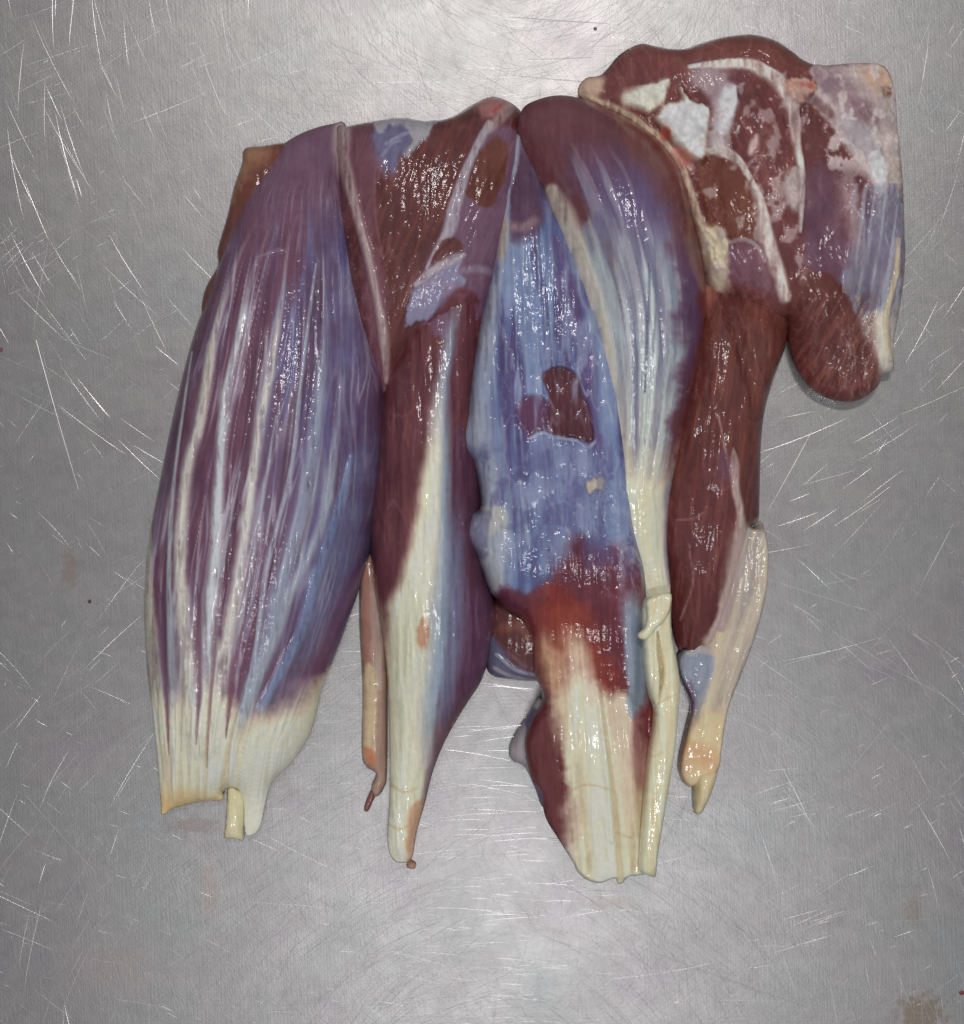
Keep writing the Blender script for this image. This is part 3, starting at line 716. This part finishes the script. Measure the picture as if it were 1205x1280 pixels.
    # pale blue film on the right side
    p.poly([(780, 752), (800, 750), (812, 800), (812, 860), (800, 895), (786, 890), (782, 830)], (144, 158, 176), 8, 3, .95, 1, 'fascia')
    p.line([(796, 770), (797, 830), (795, 880)], (112, 128, 158), 3, a=.7, soft=.7)
    p.poly([(792, 900), (806, 885), (808, 950), (800, 985), (792, 950)], (142, 84, 92), 8, 4, .8)
    k = fbm(u / 26 + 5, v / 34 + 2, 4)
    p.mask(sstep(.5, .66, k) * sstep(530, 580, v) * sstep(740, 690, v), (146, 154, 186), .45, dz=1)
    p.mask(sstep(.48, .36, k) * sstep(540, 580, v) * sstep(740, 690, v), (84, 80, 130), .5)
    k = fbm(u / 12 + 55, v / 70 + 2, 4)
    p.mask(sstep(.54, .68, k) * sstep(300, 360, v) * sstep(540, 480, v), (146, 160, 190), .6, dz=.8)
    p.web(sstep(760, 700, v) * sstep(280, 330, v), (172, 178, 196), .5, 30, -4, 3)
    p.web(sstep(560, 600, v) * sstep(760, 720, v), (180, 186, 200), .5, 22, 30, 1.3)
    p.mottle(9); return p
D_OUT = [(645, 160), (665, 160), (690, 240), (720, 300), (750, 380), (780, 460), (790, 560), (795, 650), (810, 720), (820, 800), (820, 880), (822, 960), (818, 1040), (808, 1088), (800, 1094), (786, 1096), (778, 1104), (772, 1104), (768, 1098), (750, 1104), (734, 1100), (722, 1090), (716, 1078), (700, 1052), (682, 1022), (676, 992), (664, 972), (656, 930), (664, 900), (678, 872), (668, 840), (664, 800), (652, 772), (634, 762),
         (624, 752), (611, 736), (597, 698), (583, 670), (586, 646), (600, 634), (598, 605), (590, 578), (575, 562), (573, 545), (582, 520), (588, 470), (596, 420), (606, 370), (616, 310), (626, 240), (636, 190)]
D = part("muscle", D_OUT, 104, 50, root, paint_d, angle=-4, flat=0.45, expo=.65, hfun=lambda u, v: 1 - 0.35 * sstep(700, 800, v) - 0.45 * sstep(900, 1090, v) - .5 * sstep(780, 806, u) * sstep(690, 760, v),
         under=lambda u, v, z: np.where(v > 1040, z - 26, 0), label="blue filmed centre muscle running down into a broad cream tendon")

# ---- dark nub of flesh under the centre muscle
def paint_nub(u, v):
    p = Paint(u, v, (84, 42, 42))
    p.poly([(608, 790), (622, 800), (645, 830), (680, 850), (650, 860), (610, 845)], (92, 90, 118), 6, 5)
    p.line([(620, 818), (645, 838), (675, 846)], (150, 150, 168), 2.5, a=.8, dz=2); p.line([(618, 835), (640, 846), (672, 851)], (164, 160, 164), 2.5, a=.8)
    p.line([(630, 785), (650, 782), (664, 800)], (130, 84, 70), 6, a=.7, soft=.8)
    p.line([(635, 815), (655, 832), (672, 838)], (120, 80, 84), 2, a=.7)
    p.mottle(7); return p
part("muscle", [(600, 760), (640, 740), (700, 740), (710, 800), (690, 850), (668, 852), (640, 850), (615, 844), (606, 825)], 46, 16, root, paint_nub, label="dark red nub of flesh under the centre muscle")

def paint_flap(u, v):
    p = Paint(u, v, (164, 156, 160)); p.poly([(654, 900), (672, 885), (684, 940), (680, 1010), (664, 965)], (104, 92, 130), 5, 4); p.mottle(7); return p
part("fascia", [(676, 872), (660, 894), (644, 918), (636, 938), (640, 950), (656, 960), (668, 984), (680, 1010), (700, 990), (700, 900)], 34, 10, D, paint_flap, step=1.3)

# ---- flesh slab, upper right
def paint_g(u, v):
    p = Paint(u, v, (108, 58, 58))
    k = fbm((u - v * .5) / 6, (v + u * .4) / 36, 3); p.mask(sstep(.52, .64, k), (116, 70, 66), .6, dz=.8); p.mask(sstep(.48, .36, k), (92, 52, 54), .6)
    p.poly([(770, 40), (1000, 30), (1030, 100), (960, 85), (880, 80), (820, 85)], (112, 62, 56), 6, 6, .8)
    # fat and connective tissue
    p.poly([(716, 112), (730, 96), (752, 94), (756, 108), (742, 128), (724, 124)], (196, 168, 146), 3, 3, 1, 2, 'fat')
    p.line([(735, 125, 5), (770, 138, 6), (800, 156, 6), (830, 180, 6), (850, 205, 5), (862, 235, 4), (872, 270, 5), (882, 300, 8), (892, 330, 12)], (196, 176, 150), soft=.5, dz=3, part='fat')
    p.poly([(775, 122), (786, 112), (806, 108), (822, 104), (836, 100), (834, 118), (830, 130), (812, 142), (796, 138), (780, 134)], (236, 220, 202), 3, 2.5, 1, 10, 'fat')
    p.poly([(832, 130), (852, 126), (850, 112), (862, 126), (876, 132), (888, 140), (886, 160), (882, 190), (876, 202), (858, 196), (842, 178), (828, 162), (818, 146)], (246, 240, 224), 4, 3, 1, 14, 'fat')
    p.poly([(826, 160), (836, 162), (836, 176), (826, 174)], (168, 84, 76), 3, 2); p.poly([(842, 186), (856, 190), (866, 204), (856, 210), (846, 200)], (190, 120, 110), 4, 3, .8)
    p.poly([(880, 80), (900, 84), (918, 96), (925, 120), (918, 150), (905, 190), (892, 194), (886, 170), (892, 140), (882, 120), (868, 110), (862, 96)], (168, 148, 154), 4, 4, .9, 2, 'fascia')
    p.poly([(900, 116), (922, 108), (920, 140), (908, 170), (900, 190), (888, 182), (896, 150)], (222, 222, 228), 5, 3, .95, 4)
    p.poly([(920, 112), (928, 110), (928, 122), (922, 124)], (96, 64, 70), 2, 1)
    p.poly([(908, 96), (925, 92), (940, 100), (930, 108), (914, 104)], (104, 62, 66), 3, 3)
    p.line([(862, 84, 3), (884, 82, 5), (916, 80, 7), (944, 84, 8), (968, 98, 9), (984, 118, 10), (992, 144, 7), (996, 180, 6), (1001, 210, 5), (1002, 250, 4), (1000, 290, 2)], (226, 214, 206), soft=.4, dz=6, part='fat', amp=.6)
    p.poly([(980, 100), (1004, 98), (1022, 104), (1016, 122), (1000, 132), (984, 122)], (200, 160, 142), 4, 5, .9, 3, 'fat')
    p.line([(1002, 106), (1014, 108)], (180, 70, 60), 3, a=.7)
    p.poly([(1014, 86), (1050, 80), (1100, 76), (1120, 100), (1126, 180), (1130, 260), (1110, 262), (1098, 250), (1084, 222), (1066, 200), (1044, 168), (1020, 140), (1006, 126), (1020, 108)], (190, 174, 170), 4, 4, 1, 3, 'fat')
    p.poly([(1020, 92), (1050, 88), (1064, 110), (1080, 130), (1090, 160), (1070, 150), (1040, 122), (1024, 116)], (146, 118, 130), 9, 10, .8)
    p.poly([(1076, 82), (1104, 80), (1118, 104), (1112, 122), (1094, 112), (1080, 100)], (204, 166, 142), 5, 6, .9, 3)
    p.poly([(1048, 150), (1066, 146), (1086, 160), (1100, 190), (1084, 196), (1064, 186)], (176, 166, 172), 6, 5, .8, 4)
    p.poly([(1066, 128), (1088, 130), (1098, 150), (1086, 156), (1070, 146)], (132, 98, 104), 5, 5, .7)
    p.poly([(1102, 112), (1114, 110), (1116, 120), (1106, 122)], (110, 78, 70), 3, 2, .8, -2)
    p.line([(1110, 130, 8), (1116, 180, 8), (1120, 230, 8)], (182, 168, 160), soft=.6, a=.8)
    p.poly([(1086, 196), (1096, 190), (1106, 204), (1108, 232), (1098, 244), (1088, 216)], (228, 224, 224), 3, 2, 1, 4)
    p.line([(1010, 122), (1024, 130), (1038, 144)], (110, 72, 76), 5, a=.8, soft=.7)
    # red lobe below that fat, bluish film and tendon at the right border
    p.poly([(998, 130), (1014, 138), (1036, 160), (1054, 186), (1072, 210), (1078, 240), (1066, 240), (1050, 224), (1034, 210), (1010, 216), (1002, 180)], (98, 54, 54), 3, 3)
    p.poly([(1070, 220), (1082, 226), (1086, 250), (1080, 290), (1072, 270)], (92, 50, 56), 3, 2)
    p.poly([(1008, 220), (1036, 208), (1056, 232), (1062, 280), (1070, 330), (1056, 350), (1036, 356), (1020, 346), (1004, 300)], (108, 80, 100), 11, 9, .75)
    p.poly([(1048, 216), (1066, 236), (1074, 250), (1080, 300), (1064, 300), (1056, 260)], (166, 136, 138), 5, 4, .9)
    p.poly([(1072, 300), (1088, 250), (1104, 236), (1130, 250), (1134, 330), (1122, 400), (1118, 464), (1098, 470), (1086, 440), (1072, 404), (1050, 356), (1062, 320)], (132, 130, 148), 6, 5, .9, 3, 'fascia')
    k = fbm((u + v * .12) / 6, v / 90, 3)
    inb = (u > 1048) & (v > 230)
    p.mask(inb * sstep(.48, .62, k) * sstep(1050, 1080, u), (172, 176, 188), .65, dz=1); p.mask(inb * sstep(.46, .36, k) * sstep(1060, 1090, u) * sstep(430, 380, v), (104, 98, 128), .5)
    p.poly([(1082, 400), (1112, 390), (1122, 430), (1120, 470), (1098, 472), (1088, 440)], (216, 210, 192), 16, 5, 1, 2, 'tendon')
    p.line([(1122, 300, 3), (1119, 340, 4), (1112, 370, 4), (1106, 400, 4), (1108, 430, 3.5), (1112, 450, 2)], (204, 188, 158), soft=.4, dz=6, part='tendon')
    p.line([(1070, 372), (1082, 408), (1096, 450)], (190, 176, 168), 2, a=.8)
    # lower lobes
    p.poly([(985, 360), (1020, 340), (1050, 356), (1080, 420), (1100, 474), (1070, 505), (1020, 500), (986, 450)], (100, 56, 52), 4, 4)
    lb = sstep(980, 1000, u) * sstep(350, 390, v) * sstep(1100, 1085, u)
    k = fbm((u + v * .5) / 4, (v - u * .5) / 26, 3)
    p.mask(lb * sstep(.52, .64, k), (126, 74, 66), .6, dz=1.2); p.mask(lb * sstep(.48, .38, k), (80, 40, 40), .6, dz=-1)
    p.line([(1004, 466), (1036, 486), (1080, 480)], (116, 62, 60), 4, a=.6, soft=.8)
    p.poly([(872, 205), (900, 196), (926, 214), (946, 246), (950, 280), (940, 304), (918, 300), (890, 284), (878, 256)], (108, 62, 50), 3, 3, 1, 3)
    p.line([(884, 190, 3), (902, 190, 7), (922, 200, 5), (936, 222, 4), (950, 250, 5), (956, 280, 8), (962, 310, 9), (972, 340, 9), (980, 372, 8)], (220, 206, 198), soft=.4, dz=5, part='fat', amp=.6)
    p.poly([(905, 310), (925, 302), (944, 304), (958, 330), (966, 368), (940, 360), (915, 352), (906, 332)], (118, 80, 94), 4, 3, 1, 2)
    p.line([(908, 304), (926, 300), (944, 306), (956, 326)], (178, 160, 168), 2.5, a=.8)
    p.poly([(876, 288), (896, 284), (910, 300), (908, 330), (908, 362), (892, 366), (884, 330)], (212, 200, 172), 4, 3, 1, 4, 'fat')
    p.poly([(984, 216), (998, 212), (1000, 262), (990, 262), (980, 240)], (176, 160, 154), 3, 3, 1, 2, 'fat')
    p.poly([(938, 178), (946, 168), (948, 178), (940, 194), (935, 192)], (206, 176, 172), 1.5, 1, 1, 2, 'fat')
    p.poly([(940, 236), (950, 232), (952, 244), (944, 250)], (212, 198, 190), 2, 2, 1, 2)
    p.web(np.ones(len(u)), (176, 146, 142), .22, 34, 25, 2)
    bx = sstep(850, 880, u) * sstep(1016, 1000, u) * sstep(70, 95, v) * sstep(370, 330, v)
    k = fbm((u + v * .3) / 15 + 3, (v - u * .3) / 24 + 8, 4)
    p.mask(bx * sstep(.57, .66, k), (196, 176, 174), .6, dz=2)
    p.mask(sstep(1020, 1040, u) * sstep(240, 200, v) * sstep(.52, .64, fbm(u / 13, v / 16, 4)), (212, 198, 194), .8, dz=2)
    p.web(sstep(1040, 1060, u), (186, 180, 186), .4, 20, 0, 3)
    for a, b in [((932, 240), (968, 150)), ((950, 236), (975, 180)), ((975, 230), (985, 200)), ((985, 220), (992, 180))]:
        p.line([a, ((a[0] + b[0]) / 2 + 2, (a[1] + b[1]) / 2), b], (134, 86, 72), 1.4, a=.6)
    p.mottle(8); return p
G_OUT = [(722, 116), (732, 98), (752, 93), (775, 68), (800, 55), (822, 58), (850, 62), (876, 54), (905, 46), (940, 43), (968, 50), (990, 64), (1008, 79), (1030, 82), (1062, 79), (1098, 80), (1112, 92), (1119, 120), (1122, 160), (1128, 220), (1131, 300), (1130, 350), (1122, 400), (1117, 430), (1117, 462), (1104, 468),
         (1096, 484), (1076, 499), (1048, 502), (1014, 486), (994, 458), (985, 428), (982, 400), (960, 400), (920, 380), (880, 360), (850, 300), (820, 230), (780, 180), (740, 140)]
G = part("muscle", G_OUT, 78, 24, root, paint_g, angle=30, flat=0.6, expo=.72, label="brownish red slab with white fat seams, upper right",
         hfun=lambda u, v: 1.1 + 0.8 * (fbm(u / 55, v / 55, 2) - 0.5) - 0.25 * sstep(1040, 1110, u))

# ---- brown red flesh to the right of the big muscle
def paint_f(u, v):
    p = Paint(u, v, (98, 54, 50))
    k = fbm((u + v * .12) / 7, v / 70, 3); p.mask(sstep(.52, .64, k), (110, 62, 54), .6, dz=.8); p.mask(sstep(.48, .36, k), (84, 45, 46), .6)
    p.line([(908, 372, 6), (922, 420, 7), (938, 470, 7), (945, 520, 5)], (84, 44, 42), a=.4, soft=.9, dz=-7)
    p.poly([(925, 350), (985, 372), (986, 430), (960, 500), (935, 440)], (104, 60, 54), 6, 5, .8)
    p.poly([(870, 560), (905, 560), (915, 600), (910, 680), (905, 760), (880, 818), (845, 815), (838, 700), (840, 640)], (92, 46, 48), 5, 5, .9)
    p.line([(845, 650), (868, 648), (880, 640)], (150, 110, 110), 1.5, a=.6); p.line([(862, 690), (866, 730), (850, 775)], (156, 130, 136), 1.3, a=.7); p.line([(898, 520), (906, 560), (912, 590)], (176, 140, 140), 1.6, a=.8)
    p.poly([(894, 560), (912, 572), (912, 600), (902, 596)], (100, 66, 84), 4, 3, .8)
    p.poly([(882, 352), (892, 356), (890, 380), (884, 396)], (176, 110, 96), 3, 3, .7)
    k = fbm((u + v * .12) / 4, v / 40 + 7, 3); p.mask(sstep(.55, .68, k), (122, 70, 62), .5, dz=1)
    p.poly([(944, 652), (962, 640), (965, 720), (940, 800), (900, 840), (872, 818), (893, 776), (906, 726), (914, 690), (920, 660), (928, 650), (938, 660)], (178, 162, 150), 4, 3, .95, 1, 'fascia')
    p.line([(917, 560, 1), (918, 580, 5), (919, 612, 4.5), (926, 645, 5), (922, 690, 6), (912, 740, 6), (896, 790, 6), (884, 815, 6)], (190, 168, 162), soft=.5, dz=3, part='fascia')
    p.web(np.ones(len(u)), (150, 100, 96), .22, 34, -8, 3)
    p.line([(895, 460), (904, 500)], (130, 84, 78), 2, a=.6)
    p.mottle(7); return p
part("muscle", [(862, 330), (905, 346), (935, 356), (965, 366), (985, 385), (984, 425), (968, 470), (957, 508), (952, 545), (950, 600), (948, 650), (938, 660), (920, 720), (912, 750), (905, 770), (894, 800), (884, 812), (876, 808), (866, 818), (856, 810), (849, 814), (842, 795), (836, 760), (820, 680), (818, 600), (835, 500), (850, 420)], 84, 22, root, paint_f, angle=5, expo=.72, hfun=lambda u, v: 1 - 0.55 * sstep(440, 340, v) + .3 * (fbm(u / 40, v / 60, 2) - .5),
     label="brown red flesh to the right of the big banded muscle")

# ---- translucent grey film and yellow tendon end, lower right
def paint_h(u, v):
    p = Paint(u, v, (182, 168, 152))
    k = fbm((u + v * .35) / 7, (v - u * .3) / 90, 3)
    p.mask(sstep(.5, .64, k), (200, 188, 170), .7, dz=.6); p.mask(sstep(.48, .36, k), (152, 144, 146), .6)
    p.line([(920, 680), (905, 760), (890, 840), (880, 900)], (210, 194, 162), 8, a=.8, soft=.8, dz=3)
    p.poly([(846, 818), (868, 812), (890, 820), (884, 862), (868, 900), (856, 870)], (140, 150, 172), 5, 5, .9)
    p.poly([(850, 860), (866, 860), (870, 900), (858, 930), (846, 950)], (92, 66, 92), 6, 4, .95)
    p.poly([(866, 900), (905, 890), (904, 940), (898, 985), (850, 985), (850, 950)], (222, 200, 158), 12, 4, .95, 2, 'tendon')
    p.poly([(850, 925), (870, 930), (896, 940), (896, 960), (866, 962), (850, 956)], (206, 158, 116), 9, 4, .6)
    p.line([(862, 818), (874, 813), (890, 816)], (186, 176, 170), 3, a=.7)
    p.line([(916, 572, 5), (917, 610, 4.5), (924, 645, 5), (922, 690, 5), (912, 740, 6), (902, 785, 5)], (176, 152, 152), soft=.5, dz=3)
    p.mottle(6); return p
Hh = part("fascia", [(914, 566), (922, 572), (922, 600), (930, 640), (940, 660), (953, 654), (960, 690), (958, 740), (946, 790), (928, 840), (911, 884), (903, 930), (898, 962), (880, 975), (862, 984), (850, 972), (848, 950), (858, 905), (862, 880), (850, 850), (846, 822), (860, 806), (878, 798), (892, 770), (902, 730), (910, 680), (911, 640), (909, 600)], 30, 10, root, paint_h, angle=18, flat=0.12, step=1.4,
          hfun=lambda u, v: 0.7 + 0.9 * sstep(760, 600, v), label="pale translucent film with a yellow tendon end, lower right")
part("tendon", [(868, 964), (880, 960), (895, 958), (897, 966), (890, 990), (882, 1008), (876, 1017), (868, 1016), (866, 1004), (866, 984)], 32, 10, Hh, plain((230, 208, 168), 5, .5, (214, 188, 146)), step=1.2, n=4)

# ---- big banded muscle right of the centre
_LE = np.array([(120, 648), (195, 652), (270, 684), (330, 706), (390, 726), (460, 741), (540, 751), (620, 757), (690, 770), (735, 795), (780, 808)], float)
_RE = np.array([(120, 720), (148, 785), (170, 820), (205, 848), (250, 863), (310, 876), (370, 882), (440, 878), (480, 868), (560, 850), (620, 836), (680, 834), (740, 838), (780, 840)], float)
def te(u, v):
    l = np.interp(v, _LE[:, 0], _LE[:, 1]); r = np.interp(v, _RE[:, 0], _RE[:, 1])
    return (u - l) / (r - l)
def paint_e(u, v):
    p = Paint(u, v, (100, 60, 66))
    t = te(u, v)
    n = p.n1 * .25
    p.mask(sstep(.2, .42, t + n) * sstep(.92, .72, t + n) * sstep(150, 260, v), (92, 78, 120), .9)
    p.mask(sstep(.78, .9, t + n) * sstep(560, 400, v) * sstep(220, 280, v), (82, 62, 96), .8)
    p.mask(sstep(.93, .985, t + n * .4) * sstep(620, 480, v), (104, 52, 52), .9)
    p.poly([(760, 135), (800, 150), (840, 190), (866, 250), (874, 330), (852, 300), (830, 230), (790, 190)], (106, 62, 58), 9, 7, .9)
    p.line([(735, 128, 3), (772, 146, 4), (815, 165, 4), (846, 206, 4), (862, 255, 4)], (150, 112, 108), a=.6, soft=.7)
    # white blue fascia
    e0 = .22 - .2 * sstep(250, 330, v); w = sstep(e0, e0 + .12, t + n) * sstep(.90, .70, t + n) * sstep(230, 350, v - (t - .5) * 60)
    w2 = np.clip(w * (0.45 + 0.5 * sstep(.42, .6, fbm(t * 14, v / 200, 3)) + .25 * sstep(380, 520, v)), 0, 1)
    ty = sstep(420, 620, v)[:, None]
    p.c += ((np.array((172, 182, 186)) * (1 - ty) + np.array((192, 192, 174)) * ty) - p.c) * w2[:, None]
    p.names.append('fascia'); p.lab[(w > .5)] = 1
    k = fbm(t * 22, v / 190, 3)
    p.mask(w * sstep(.53, .64, k), (202, 208, 208), .65, dz=1.2); p.mask(w * sstep(.46, .36, k) * sstep(640, 540, v), (112, 118, 142), .7, dz=-.8)
    k = fbm(t * 16 + 5, v / 120, 2); p.mask(sstep(.56, .68, k) * sstep(170, 230, v) * sstep(420, 330, v) * sstep(.15, .3, t) * sstep(.75, .6, t), (146, 140, 156), .7, dz=1)
    # cream left band
    p.line([(690, 238, 8), (704, 270, 14), (722, 320, 13), (736, 370, 15), (750, 430, 17), (760, 490, 17), (768, 550, 17), (776, 610, 18)], (200, 190, 174), a=.95, soft=.5, dz=3, part='tendon', amp=.4)
    p.line([(772, 330), (772, 420), (776, 520)], (150, 156, 160), 2, a=.6); p.line([(812, 330), (810, 400), (806, 490)], (86, 92, 118), 1.6, a=.8, dz=-1.5); p.line([(818, 300), (820, 380), (816, 440)], (100, 104, 130), 1.2, a=.6)
    p.line([(786, 560), (790, 600), (792, 650)], (164, 156, 134), 2, a=.5)
    m = sstep(535, 640, v + p.n1 * 60) * sstep(-.05, .08, t)
    p.mask(m, CREAM, .95, part='tendon', rough=.42)
    p.mask(m * sstep(.5, .62, fbm(t * 14 + 3, v / 110, 2)), (216, 206, 176), .6, dz=1)
    p.mask(sstep(.13, .02, t + n * .5) * sstep(560, 600, v) * sstep(720, 680, v), (158, 156, 172), .85)
    p.mask(sstep(.88, .97, t + n * .3) * sstep(560, 620, v) * sstep(745, 720, v), (150, 144, 160), .85)
    p.line([(745, 240, 2), (730, 210, 2), (715, 180, 2)], (130, 96, 110), a=.5)
    p.mottle(6); return p
E_OUT = [(646, 165), (652, 138), (668, 126), (700, 119), (740, 127), (785, 147), (820, 169), (848, 204), (863, 250), (876, 310), (883, 370), (879, 440), (869, 485), (852, 560), (838, 618), (834, 680), (838, 730), (836, 752), (824, 765), (806, 762), (794, 738), (776, 700), (752, 684), (756, 620), (750, 540), (740, 460), (725, 390), (705, 330), (684, 270), (656, 205)]
E = part("muscle", E_OUT, 136, 58, root, paint_e, tfun=lambda u, v: (te(u, v) * 190, v), expo=.8,
         label="big muscle with white and blue banded film, right of the centre")
# its tendon: folded over, then a peeled strip running down
def paint_t(u, v):
    p = Paint(u, v, (222, 212, 178))
    k = fbm(u / 5, v / 60, 2)
    p.mask(sstep(.5, .64, k), (234, 226, 196), .6, dz=1); p.mask(sstep(.48, .36, k), (204, 190, 152), .5)
    p.line([(820, 890, .5), (812, 930, 3), (806, 990, 3), (802, 1040, .5)], (198, 180, 140), a=.6, soft=.8)
    p.line([(822, 790, .5), (824, 812, 2.5), (827, 845, 2.5), (823, 880, .5)], (168, 150, 116), a=.8, dz=-7, soft=.8)
    p.line([(846, 868), (836, 872), (822, 880)], (190, 172, 134), 1.4, a=.5)
    p.line([(828, 940), (822, 944), (812, 946)], (196, 176, 138), 1.4, a=.4)
    p.mottle(6); p.rough[:] = .4; return p
part("tendon", [(802, 752), (820, 744), (838, 746), (839, 772), (841, 800), (848, 836), (849, 872), (843, 940), (832, 1010), (824, 1060), (820, 1094), (818, 1097), (808, 1094), (799, 1088), (798, 1080), (802, 1020), (808, 950), (816, 892), (810, 868), (804, 836), (802, 800)], 40, 12, E, paint_t, base=52, angle=-5, step=1.1, flat=.5)
part("tendon", [(808, 750), (822, 742), (837, 741), (840, 748), (837, 764), (830, 777), (820, 786), (810, 798), (801, 799), (797, 793), (806, 783), (808, 766)], 12, 5, E, plain((230, 214, 184), 6, .5, (214, 196, 160), 30), base=88, step=1.0, flat=.5)

for o in root.children:
    o.location = tuple(-x for x in root.location)

# ------------------------------------------------------------------ dried specks on the table
def speck(x, y, r, col, label, seed):
    rr = np.random.default_rng(seed)
    n = 12; V = []; F = []
    ph = [r * (0.75 + 0.5 * rr.random()) for _ in range(n)]
    for ring, (k, z) in enumerate([(1.0, 0.02), (0.7, 0.6), (0.3, 0.9)]):
        for i in range(n):
            a = 2 * math.pi * i / n
            V.append(((math.cos(a) * ph[i] * k) * S, (math.sin(a) * ph[i] * k) * S, z * S))
    V.append((0, 0, 1.0 * S))
    for q in range(2):
        for i in range(n):
            F.append((q * n + i, q * n + (i + 1) % n, (q + 1) * n + (i + 1) % n, (q + 1) * n + i))
    for i in range(n): F.append((2 * n + i, 2 * n + (i + 1) % n, 3 * n))
    me = bpy.data.meshes.new("blood_speck"); me.from_pydata(V, [], F); me.update()
    for f in me.polygons: f.use_smooth = True
    m = bpy.data.materials.new("dried_blood"); m.use_nodes = True
    nt = m.node_tree; b = nt.nodes["Principled BSDF"]
    nz = nd(nt, 'ShaderNodeTexNoise'); nz.inputs['Scale'].default_value = 1500
    rp = nd(nt, 'ShaderNodeValToRGB'); c = lin(col)
    rp.color_ramp.elements[0].color = (*(c * .7), 1); rp.color_ramp.elements[1].color = (*(c * 1.3), 1)
    nt.links.new(nz.outputs['Fac'], rp.inputs[0]); nt.links.new(rp.outputs[0], b.inputs['Base Color'])
    b.inputs['Roughness'].default_value = .35
    me.materials.append(m)
    o = link(bpy.data.objects.new("blood_speck", me)); o.location = ((x - CX) * S, (CY - y) * S, 0.0001)
    o["label"] = label; o["category"] = "blood speck"; o["group"] = "dried blood specks on the table"
speck(1202, 1241, 3, (120, 40, 44), "red blood speck at the right table edge, near the bottom corner", 1)
speck(1, 437, 3, (120, 70, 70), "reddish blood speck at the left edge of the picture", 2)
speck(112, 752, 2.5, (90, 60, 56), "dark brown blood speck left of the purple left muscle", 3)
speck(744, 36, 2.2, (110, 105, 105), "tiny grey speck on the bright steel above the meat", 4)
